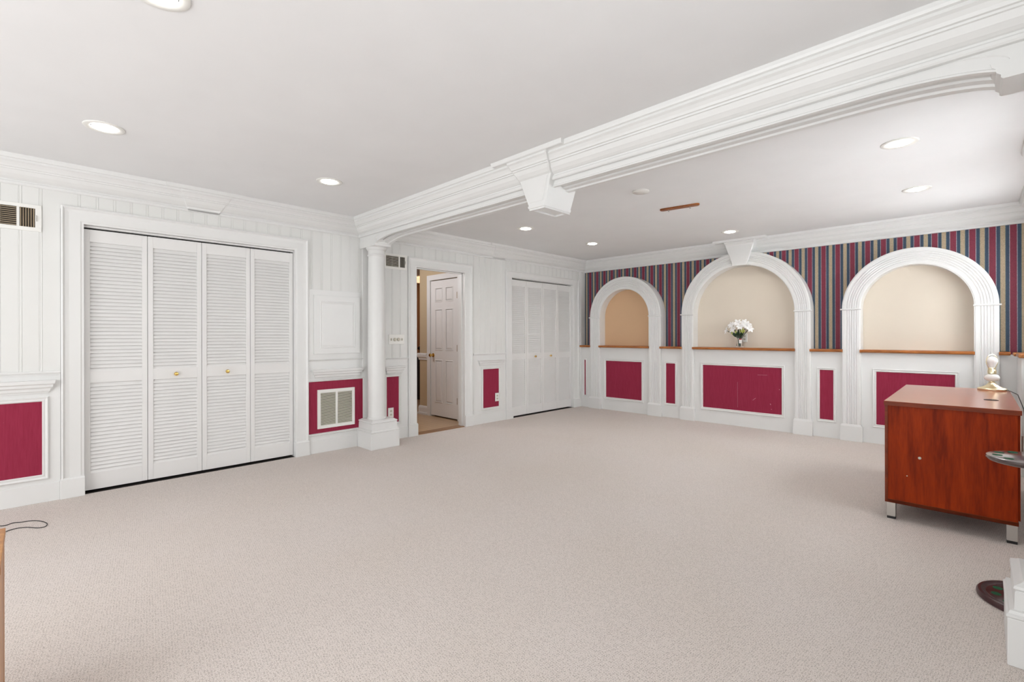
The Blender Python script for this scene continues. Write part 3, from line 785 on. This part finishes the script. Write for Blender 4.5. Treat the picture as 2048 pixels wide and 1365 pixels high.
for (za, zb_) in ((0.22, 0.86), (1.00, 1.62), (1.72, 1.94)):
    for (xa, xb) in ((-0.93, -0.745), (-0.675, -0.49)):
        pm = MB(); rs = []
        for i, h in ((0, 0.0), (.006, .007), (.012, .007), (.020, -.001), (.032, .003), (.042, .006)):
            rs.append([(xa + i, YH - 0.004 - h, za + i), (xb - i, YH - 0.004 - h, za + i), (xb - i, YH - .004 - h, zb_ - i), (xa + i, YH - .004 - h, zb_ - i)])
        pm.loft(rs); pm.build('panel', M_DOORW, d3)
MB().lathe([(0.030, YH - .004), (0.030, YH - .010), (0.012, YH - .014), (0.010, YH - .040), (0.022, YH - .048), (0.028, YH - .060), (0.022, YH - .074), (0.004, YH - .078)], -0.975, 0.925, axis='Y', seg=24).build('door_knob', M_BRASS, d3, smooth=True)
for z in (0.28, 1.04, 1.80):
    MB().box(-0.404, -0.384, YH - 0.010, YH - 0.002, z - .045, z + .045, .001).tube([(-0.386, YH - .012, z - .048), (-0.386, YH - .012, z + .048)], .006, 8).build('hinge', M_DBRASS, d3)
tag(MB().box(-0.075, -0.045, 4.0725, 4.0765, 0.90, 0.96, .001).build('strike_plate', M_DBRASS), 'small dark brass strike plate on the right doorway jamb', 'strike plate')
# door stop strips in the doorway
struct(MB().box(-0.07, -0.035, 4.060, 4.075, 0, 2.058).box(-0.07, -0.035, 3.318, 3.330, 0, 2.058).box(-0.07, -0.035, 3.318, 4.075, 2.045, 2.058).build('trim_13', M_WHITE))
# golf bag standing in the room beyond
gb = empty('golf_bag', (-2.75, 5.30, 0))
MB().lathe([(0.11, 0.0), (0.12, 0.02), (0.115, 0.3), (0.125, 0.6), (0.13, 0.80), (0.12, 0.83)], -2.75, 5.30, 0, 20).build('bag_body', M_BAG, gb, smooth=True)
for dx, dy, h, mm in ((0.03, 0.02, 1.06, M_BAG), (-0.05, 0.03, 1.02, M_STEEL), (0.0, -0.05, 0.98, M_BAG)):
    MB().tube([(-2.75 + dx, 5.30 + dy, 0.8), (-2.75 + dx, 5.30 + dy, h)], 0.008, 8).ico((-2.75 + dx, 5.30 + dy, h), 0.05, 2, (1, .8, .7)).build('club', mm, gb, smooth=True)
tag(gb, 'black golf bag with clubs seen past the hallway corner', 'golf bag')
hl = MB().box(-3.9, -3.1, 5.6, 6.4, 2.38, 2.43, .02)
tag(hl.build('hall_light', M_HALLGLOW), 'warm glowing ceiling light in the room beyond the doorway', 'ceiling light')
pl = bpy.data.lights.new('hall_bulb', 'POINT'); pl.energy = HALL_W; pl.color = (0.98, 0.97, 1.0); pl.shadow_soft_size = 0.25
po = bpy.data.objects.new('hall_bulb', pl); C.objects.link(po); po.location = (-1.1, 3.25, 2.15)

# ------------------------------------------------------------------ ceiling fittings
def downlight(x, y, label):
    root = empty('downlight', (x, y, ZC))
    MB().lathe([(0.101, ZC), (0.101, ZC - 0.003), (0.097, ZC - 0.006), (0.078, ZC - 0.005), (0.064, ZC - 0.001), (0.064, ZC)], x, y, 0, 40).build('trim_ring', M_PLATE, root, smooth=True)
    MB().lathe([(0.060, ZC - 0.001), (0.060, ZC - 0.006), (0.050, ZC - 0.009), (0.010, ZC - 0.010)], x, y, 0, 32).build('bulb', M_LAMP, root, smooth=True)
    d = bpy.data.lights.new('downlight_beam', 'SPOT'); d.energy = DOWNLIGHT_W * (1.7 if y > 3 else 0.6); d.spot_size = math.radians(150); d.spot_blend = 1.0
    d.shadow_soft_size = 0.06; d.color = (1.0, 0.975, 0.935)
    o = bpy.data.objects.new('downlight_beam', d); C.objects.link(o); o.location = (x, y, ZC - 0.03)
    tag(root, label, 'ceiling light', 'recessed ceiling downlights')
downlight(1.115, 0.318, 'recessed ceiling light nearest the left edge, above the near closet')
downlight(1.093, 1.735, 'recessed ceiling light just left of the beam, near the column')
downlight(1.065, 4.145, 'recessed ceiling light below and left of the beam keystone')
downlight(1.085, 5.48, 'recessed ceiling light nearest the far left corner')
downlight(2.725, 6.05, 'recessed ceiling light right over the keystone of the middle arch')
downlight(4.538, 4.055, 'larger recessed light at the right, nearer the camera')
downlight(4.525, 5.44, 'recessed ceiling light at the right above the desk side of the striped wall')
downlight(2.75, 0.335, 'recessed ceiling light cut off by the top edge of the picture')
sd = MB().lathe([(0.072, ZC), (0.072, ZC - 0.010), (0.066, ZC - 0.014), (0.02, ZC - 0.016)], 2.785, 3.79, 0, 32).build('ceiling_disc', M_PLATE, smooth=True)
tag(sd, 'small flat white disc on the ceiling beside the wooden strip', 'ceiling disc')
st_ = empty('wooden_strip', (2.80, 4.51, ZC))
ang = math.atan2(0.052, 0.365); L2 = 0.165; rw_ = 0.027
out = []
for i in range(13): a = -PI / 2 + PI * i / 12; out.append((L2 + rw_ * math.cos(a), rw_ * math.sin(a)))
for i in range(13): a = PI / 2 + PI * i / 12; out.append((-L2 + rw_ * math.cos(a), rw_ * math.sin(a)))
def R2(p, k=1.0): x, y = p[0] * k, p[1] * k; return (2.80 + x * math.cos(ang) - y * math.sin(ang), 4.51 + x * math.sin(ang) + y * math.cos(ang))
MB().loft([[(*R2(p), ZC) for p in out], [(*R2(p), ZC - 0.014) for p in out], [(*R2(p, 0.97), ZC - 0.018) for p in out]]).build('strip_board', M_STRIP, st_)
for s in (-0.11, 0.10):
    x, y = R2((s, 0)); MB().tube([(x, y, ZC - 0.016), (x, y, ZC - 0.032), (x + 0.006, y, ZC - 0.038), (x + .010, y, ZC - 0.032)], 0.0025, 8).build('hook', M_STEEL, st_)
tag(st_, 'short brown wooden strip with two small hooks on the ceiling', 'hook strip')

# ------------------------------------------------------------------ vase with artificial lilies
VX, VY, VZ = 2.612, 6.70, 1.052
vp = [(0.030, 0.0), (0.043, 0.002), (0.046, 0.012), (0.040, 0.03), (0.034, 0.06), (0.036, 0.11), (0.048, 0.165), (0.045, 0.165), (0.033, 0.11), (0.030, 0.06), (0.033, 0.02), (0.004, 0.012)]
va = MB().lathe(vp, VX, VY, VZ, 32).build('flower_vase', M_GLASS, smooth=True)
tag(va, 'small clear glass vase on the long oak ledge', 'vase')
bq = empty('lily_bouquet', (VX, VY, VZ + 0.015))
def lily(mb, c, d, r):
    d = Vector(d).normalized(); a = d.cross(Vector((0.1, 0.2, 1))).normalized(); b = d.cross(a)
    for k in range(6):
        t = 2 * PI * k / 6 + random.random() * .3; u = a * math.cos(t) + b * math.sin(t); v = d.cross(u)
        L = r * (0.9 + 0.25 * random.random()); rings = []
        for f, wd_, up in ((0, .10, 0), (.3, .24, .34), (.65, .25, .52), (.9, .12, .52), (1.05, .01, .46)):
            p = Vector(c) + u * (L * f * 0.9) + d * (L * up)
            q = v * (L * wd_); e = d * (0.004)
            rings.append([p - q, p + e * .5, p + q, p - e])
        mb.loft(rings)
for (dx, dy, z, r) in ((-0.145, -0.02, 1.275, .062), (-0.075, -0.03, 1.345, .066), (-0.055, -0.05, 1.290, .060), (-0.01, -0.03, 1.370, .062), (0.02, -0.05, 1.325, .060),
                       (0.085, -0.02, 1.345, .064), (0.125, -0.03, 1.300, .062), (0.055, 0.01, 1.375, .055)):
    mb = MB(); c = (VX + dx, VY + dy * .8, z); lily(mb, c, (dx * 5, -0.6, z - 1.26 + .25), r); mb.build('bloom', M_PETAL, bq)
stm = MB()
for (dx, dy, z) in ((-0.145, -0.02, 1.27), (-0.075, -0.02, 1.34), (-0.01, -0.02, 1.36), (0.02, -0.04, 1.32), (0.085, -0.02, 1.34), (0.125, -0.03, 1.30)):
    stm.tube([(VX + dx * .08, VY, VZ + .02), (VX + dx * .15, VY, VZ + .12), (VX + dx * .6, VY + dy * .4, VZ + .19), (VX + dx, VY + dy * .8, z)], 0.004, 6)
stm.build('stems', M_LEAF, bq, smooth=True)
for k in range(16):
    a = random.uniform(-1, 1); x = a * 0.09; zt_ = 1.235 + random.uniform(0, 0.07); y = VY + random.uniform(-.05, .02)
    p0 = Vector((VX + x * .2, VY, VZ + .13)); p1 = Vector((VX + x, y, zt_)); n_ = Vector((0.3 * a, -1, .3)).normalized(); s = (p1 - p0).cross(n_).normalized() * 0.014
    MB().loft([[p0 - s * .2, p0 + n_ * .002, p0 + s * .2], [p0.lerp(p1, .5) - s, p0.lerp(p1, .5) + n_ * .006, p0.lerp(p1, .5) + s], [p0.lerp(p1, .8) - s * .7, p0.lerp(p1, .8) + n_ * .008, p0.lerp(p1, .8) + s * .7], [p1 - s * .05, p1 + n_ * .004, p1 + s * .05]]).build('leaf', M_LEAF, bq)
for dx, dz in ((0.035, 1.275), (0.055, 1.262), (0.075, 1.272), (-0.03, 1.262), (0.06, 1.29), (-0.08, 1.25)):
    MB().ico((VX + dx, VY - .05, dz), 0.009, 2, (1, 1, 2.3)).build('bud', M_STEMG, bq, smooth=True)
tg = MB().box(VX + 0.010, VX + 0.046, VY - 0.052, VY - 0.050, 1.110, 1.168).build('price_tag', M_PLATE, bq); tg['label'] = 'white paper tag'
MB().box(VX + 0.012, VX + 0.044, VY - 0.0532, VY - 0.0522, 1.158, 1.170).build('tag_print', M_RED, tg)
tag(bq, 'bunch of white artificial lilies with a hanging price tag, standing in the glass vase', 'flowers')

# ------------------------------------------------------------------ cherry desk
dk = empty('desk', (4.461, 4.0, 0))
def dpt(x, y, z):   # desk local -> world, slightly turned
    a = math.radians(0.3); return (4.461 + x * math.cos(a) - y * math.sin(a), 4.0 + x * math.sin(a) + y * math.cos(a), z)
def dbox(mb, x0, x1, y0, y1, z0, z1, bev=0.0):
    t = MB(); t.box(x0, x1, y0, y1, z0, z1, bev)
    for v in t.bm.verts: v.co = Vector(dpt(*v.co))
    me = bpy.data.meshes.new('tmp'); t.bm.to_mesh(me); t.bm.free(); mb.bm.from_mesh(me); bpy.data.meshes.remove(me)
    return mb
W_, D_ = 0.628, 1.43
dbox(MB(), 0, W_, 0.0, D_, 0.752, 0.7805, .0012).build('desk_top', M_CHERRYT, dk)
e_ = MB(); dbox(e_, -.0008, W_ + .0008, -0.0012, 0.0, 0.753, 0.7795); dbox(e_, -0.0012, -.0002, 0, D_, 0.753, 0.7795)
e_.build('top_edge_band', M_EDGE, dk)
dbox(MB(), 0.018, W_ - 0.015, 0.010, 0.030, 0.108, 0.752).build('end_panel', M_CHERRY, dk)
e_ = MB(); dbox(e_, 0.003, 0.018, 0.006, D_ - .006, 0.108, 0.752); dbox(e_, 0.018, W_ - .012, 0.006, 0.030, 0.108, 0.130); dbox(e_, 0.018, W_ - .012, .006, D_ - .006, .108, .128)
e_.build('carcass_edge', M_EDGE, dk)
dbox(MB(), 0.018, W_ - .02, D_ - .026, D_ - .006, .128, .752).build('far_end_panel', M_CHERRY, dk)
for yy in (0.49, 0.97): dbox(MB(), 0.018, W_ - .02, yy, yy + .018, .128, .752).build('partition', M_CHERRY, dk)
for yy in (0.03, 0.508, 0.988):
    dr = MB(); dbox(dr, W_ - .020, W_ - .004, yy + .004, yy + .462 - .004 if yy < .9 else D_ - .03, .132, .748, .001)
    do = dr.build('door', M_CHERRY, dk)
    hm = MB(); p = Vector(dpt(W_ + .008, yy + .08, .5)); hm.tube([p, p + Vector((0, 0, .12))], .005, 8); h_ = hm.build('handle', M_STEEL, None); h_.parent = do
for lx, ly in ((0.012, 0.012), (W_ - 0.062, 0.012), (0.012, D_ - .062), (W_ - .062, D_ - .062)):
    lg = MB(); dbox(lg, lx, lx + .046, ly, ly + .046, 0.016, 0.108, .001); lo = lg.build('leg', M_STEEL, dk)
    ft = MB(); dbox(ft, lx + .001, lx + .045, ly + .001, ly + .045, 0.0, 0.018); f_ = ft.build('foot', M_BLACK, None); f_.parent = lo
gm = Vector(dpt(0.512, 0.53, 0)); MB().lathe([(0.036, .7800), (0.036, .7825), (0.028, .7830), (0.026, .7812), (.003, .7812)], gm.x, gm.y, 0, 28).build('cable_grommet', M_BLACK, dk, smooth=True)
for px_, pz_, pr in ((0.180, 0.427, .0085), (0.117, 0.30, .0035)):
    q = Vector(dpt(px_, 0.010, pz_)); MB().lathe([(pr, q.y), (pr, q.y - .002), (pr * .4, q.y - .0035)], q.x, q.z, axis='Y', seg=18).build('screw_cap', M_KNOBW, dk)
tag(dk, 'cherry laminate office desk on short metal legs in front of the right arch', 'desk')

# desk lamp without shade
LX, LY, LZ = 4.984, 5.33, 0.7805
lp = empty('table_lamp', (LX, LY, LZ))
MB().lathe([(0.082, 0.0), (0.084, 0.004), (0.084, 0.014), (0.080, 0.018), (0.062, 0.024), (0.040, 0.036), (0.026, 0.050), (0.022, 0.062), (0.014, 0.066), (0.014, 0.076)], LX, LY, LZ, 40).build('base', M_PBRASS, lp, smooth=True)
MB().lathe([(0.010, 0.070), (0.030, 0.076), (0.043, 0.088), (0.047, 0.100), (0.042, 0.114), (0.028, 0.126), (0.010, 0.130)], LX, LY, LZ, 36).build('glass_body', M_CERAM, lp, smooth=True)
MB().lathe([(0.014, 0.128), (0.026, 0.132), (0.026, 0.158), (0.023, 0.162), (0.022, 0.178), (0.010, 0.180)], LX, LY, LZ, 28).build('socket', M_PBRASS, lp, smooth=True)
MB().lathe([(0.016, 0.176), (0.018, 0.190), (0.026, 0.208), (0.033, 0.224), (0.034, 0.238), (0.028, 0.254), (0.014, 0.264), (0.002, 0.266)], LX, LY, LZ, 28).build('light_bulb', M_PETAL, lp, smooth=True)
hp_ = []
for i in range(25):
    t = i / 24; a = PI * (t * 1.0)
    hp_.append((LX + 0.707 * (0.046 * math.cos(a) * (1 if 0 < t < 1 else 1)), LY + 0.707 * 0.046 * math.cos(a), LZ + 0.222 + 0.062 * math.sin(a)))
hp_ = [(LX + .018, LY + .018, LZ + .170)] + hp_ + [(LX - .018, LY - .018, LZ + .170)]
MB().tube(hp_, 0.0028, 8).build('harp', M_PBRASS, lp, smooth=True)
tag(lp, 'small brass table lamp with bare bulb and no shade, standing on the desk', 'lamp')
cd = MB().tube([(LX + .06, LY + .04, LZ + .004), (LX + .085, LY + .03, LZ + .006), (LX + .10, LY - .05, LZ + .004), (LX + .128, LY - .30, LZ + .003), (LX + .150, LY - .5, .70), (LX + .155, LY - .9, .35), (LX + .16, LY - 1.1, .02)], .0028, 6).build('lamp_cord', M_BLACK, smooth=True)
tag(cd, 'thin dark lamp cord trailing over the right edge of the desk', 'cord')

# ------------------------------------------------------------------ pool cue stand
QX, QY = 5.085, 3.158
cs = empty('cue_stand', (QX, QY, 0))
MB().lathe([(0.176, 0.0), (0.182, 0.006), (0.182, 0.018), (0.176, 0.026), (0.166, 0.028), (0.158, 0.022), (0.150, 0.020), (0.146, 0.023), (0.02, 0.023)], QX, QY, 0, 64).build('base', M_MAHOGB, cs, smooth=True)
MB().lathe([(0.142, 0.640), (0.150, 0.646), (0.152, 0.654), (0.148, 0.662), (0.140, 0.665), (0.02, 0.665)], QX, QY, 0, 64).build('top_tray', M_MAHOG, cs, smooth=True)
for k in range(10):
    a = 2 * PI * k / 10 + 0.22
    x, y = QX + .113 * math.cos(a), QY + .113 * math.sin(a)
    MB().lathe([(0.0175, 0.6645), (0.0175, 0.6658), (.002, .6658)], x, y, 0, 20).build('cue_hole', M_FELT, cs)
    x, y = QX + .118 * math.cos(a), QY + .118 * math.sin(a)
    MB().lathe([(0.0175, 0.0225), (0.0175, 0.0238), (.002, .0238)], x, y, 0, 20).build('felt_cup', M_FELT, cs)
MB().lathe([(0.014, 0.022), (0.018, .05), (0.011, .09), (0.013, .32), (0.017, .34), (0.013, .36), (0.011, .58), (.016, .62), (.013, .642)], QX + 0.008, QY, 0, 20).build('post', M_MAHOG, cs, smooth=True)
tag(cs, 'round dark mahogany pool cue stand with green felt holes between desk and pedestal', 'cue stand')

# ------------------------------------------------------------------ foreground left: oak cabinet and cable
ok = empty('oak_cabinet', (2.75, -0.35, 0))
o_ = MB().box(2.55, 2.572, -0.62, -0.063, 0, 0.566, .002).box(2.93, 2.952, -0.62, -0.063, 0, 0.566, .002).box(2.572, 2.93, -0.62, -0.08, 0.0, 0.06).box(2.572, 2.93, -0.62, -0.60, .06, .566)
o_.build('carcass', M_OAK, ok)
MB().box(2.55, 2.952, -0.625, -0.060, 0.545, 0.567, .002).build('top', M_OAK, ok)
MB().box(2.574, 2.928, -0.072, -0.064, 0.065, 0.54, .001).build('door', M_OAK, ok)
tag(ok, 'honey oak cabinet cut off by the lower left edge of the picture', 'cabinet')
cp = [(0.42, -0.16), (0.453, -0.118), (0.428, -0.080), (0.450, -0.040), (0.457, -0.003), (0.488, 0.031), (0.552, 0.062), (0.612, 0.075), (0.662, 0.064), (0.655, 0.030), (0.600, -0.012), (0.572, -0.055), (0.578, -0.088), (0.601, -0.115), (0.66, -0.16)]
cv = []
for i in range(len(cp) - 1):
    p0, p1, p2, p3 = [Vector(cp[max(0, min(len(cp) - 1, j))]) for j in (i - 1, i, i + 1, i + 2)]
    for k in range(6):
        t = k / 6; v = 0.5 * ((2 * p1) + (-p0 + p2) * t + (2 * p0 - 5 * p1 + 4 * p2 - p3) * t * t + (-p0 + 3 * p1 - 3 * p2 + p3) * t ** 3); cv.append((v.x, v.y, 0.003))
tag(MB().tube(cv, 0.0024, 8).build('cable', M_BLACK, smooth=True), 'thin black cable looped on the carpet at the left edge', 'cable')
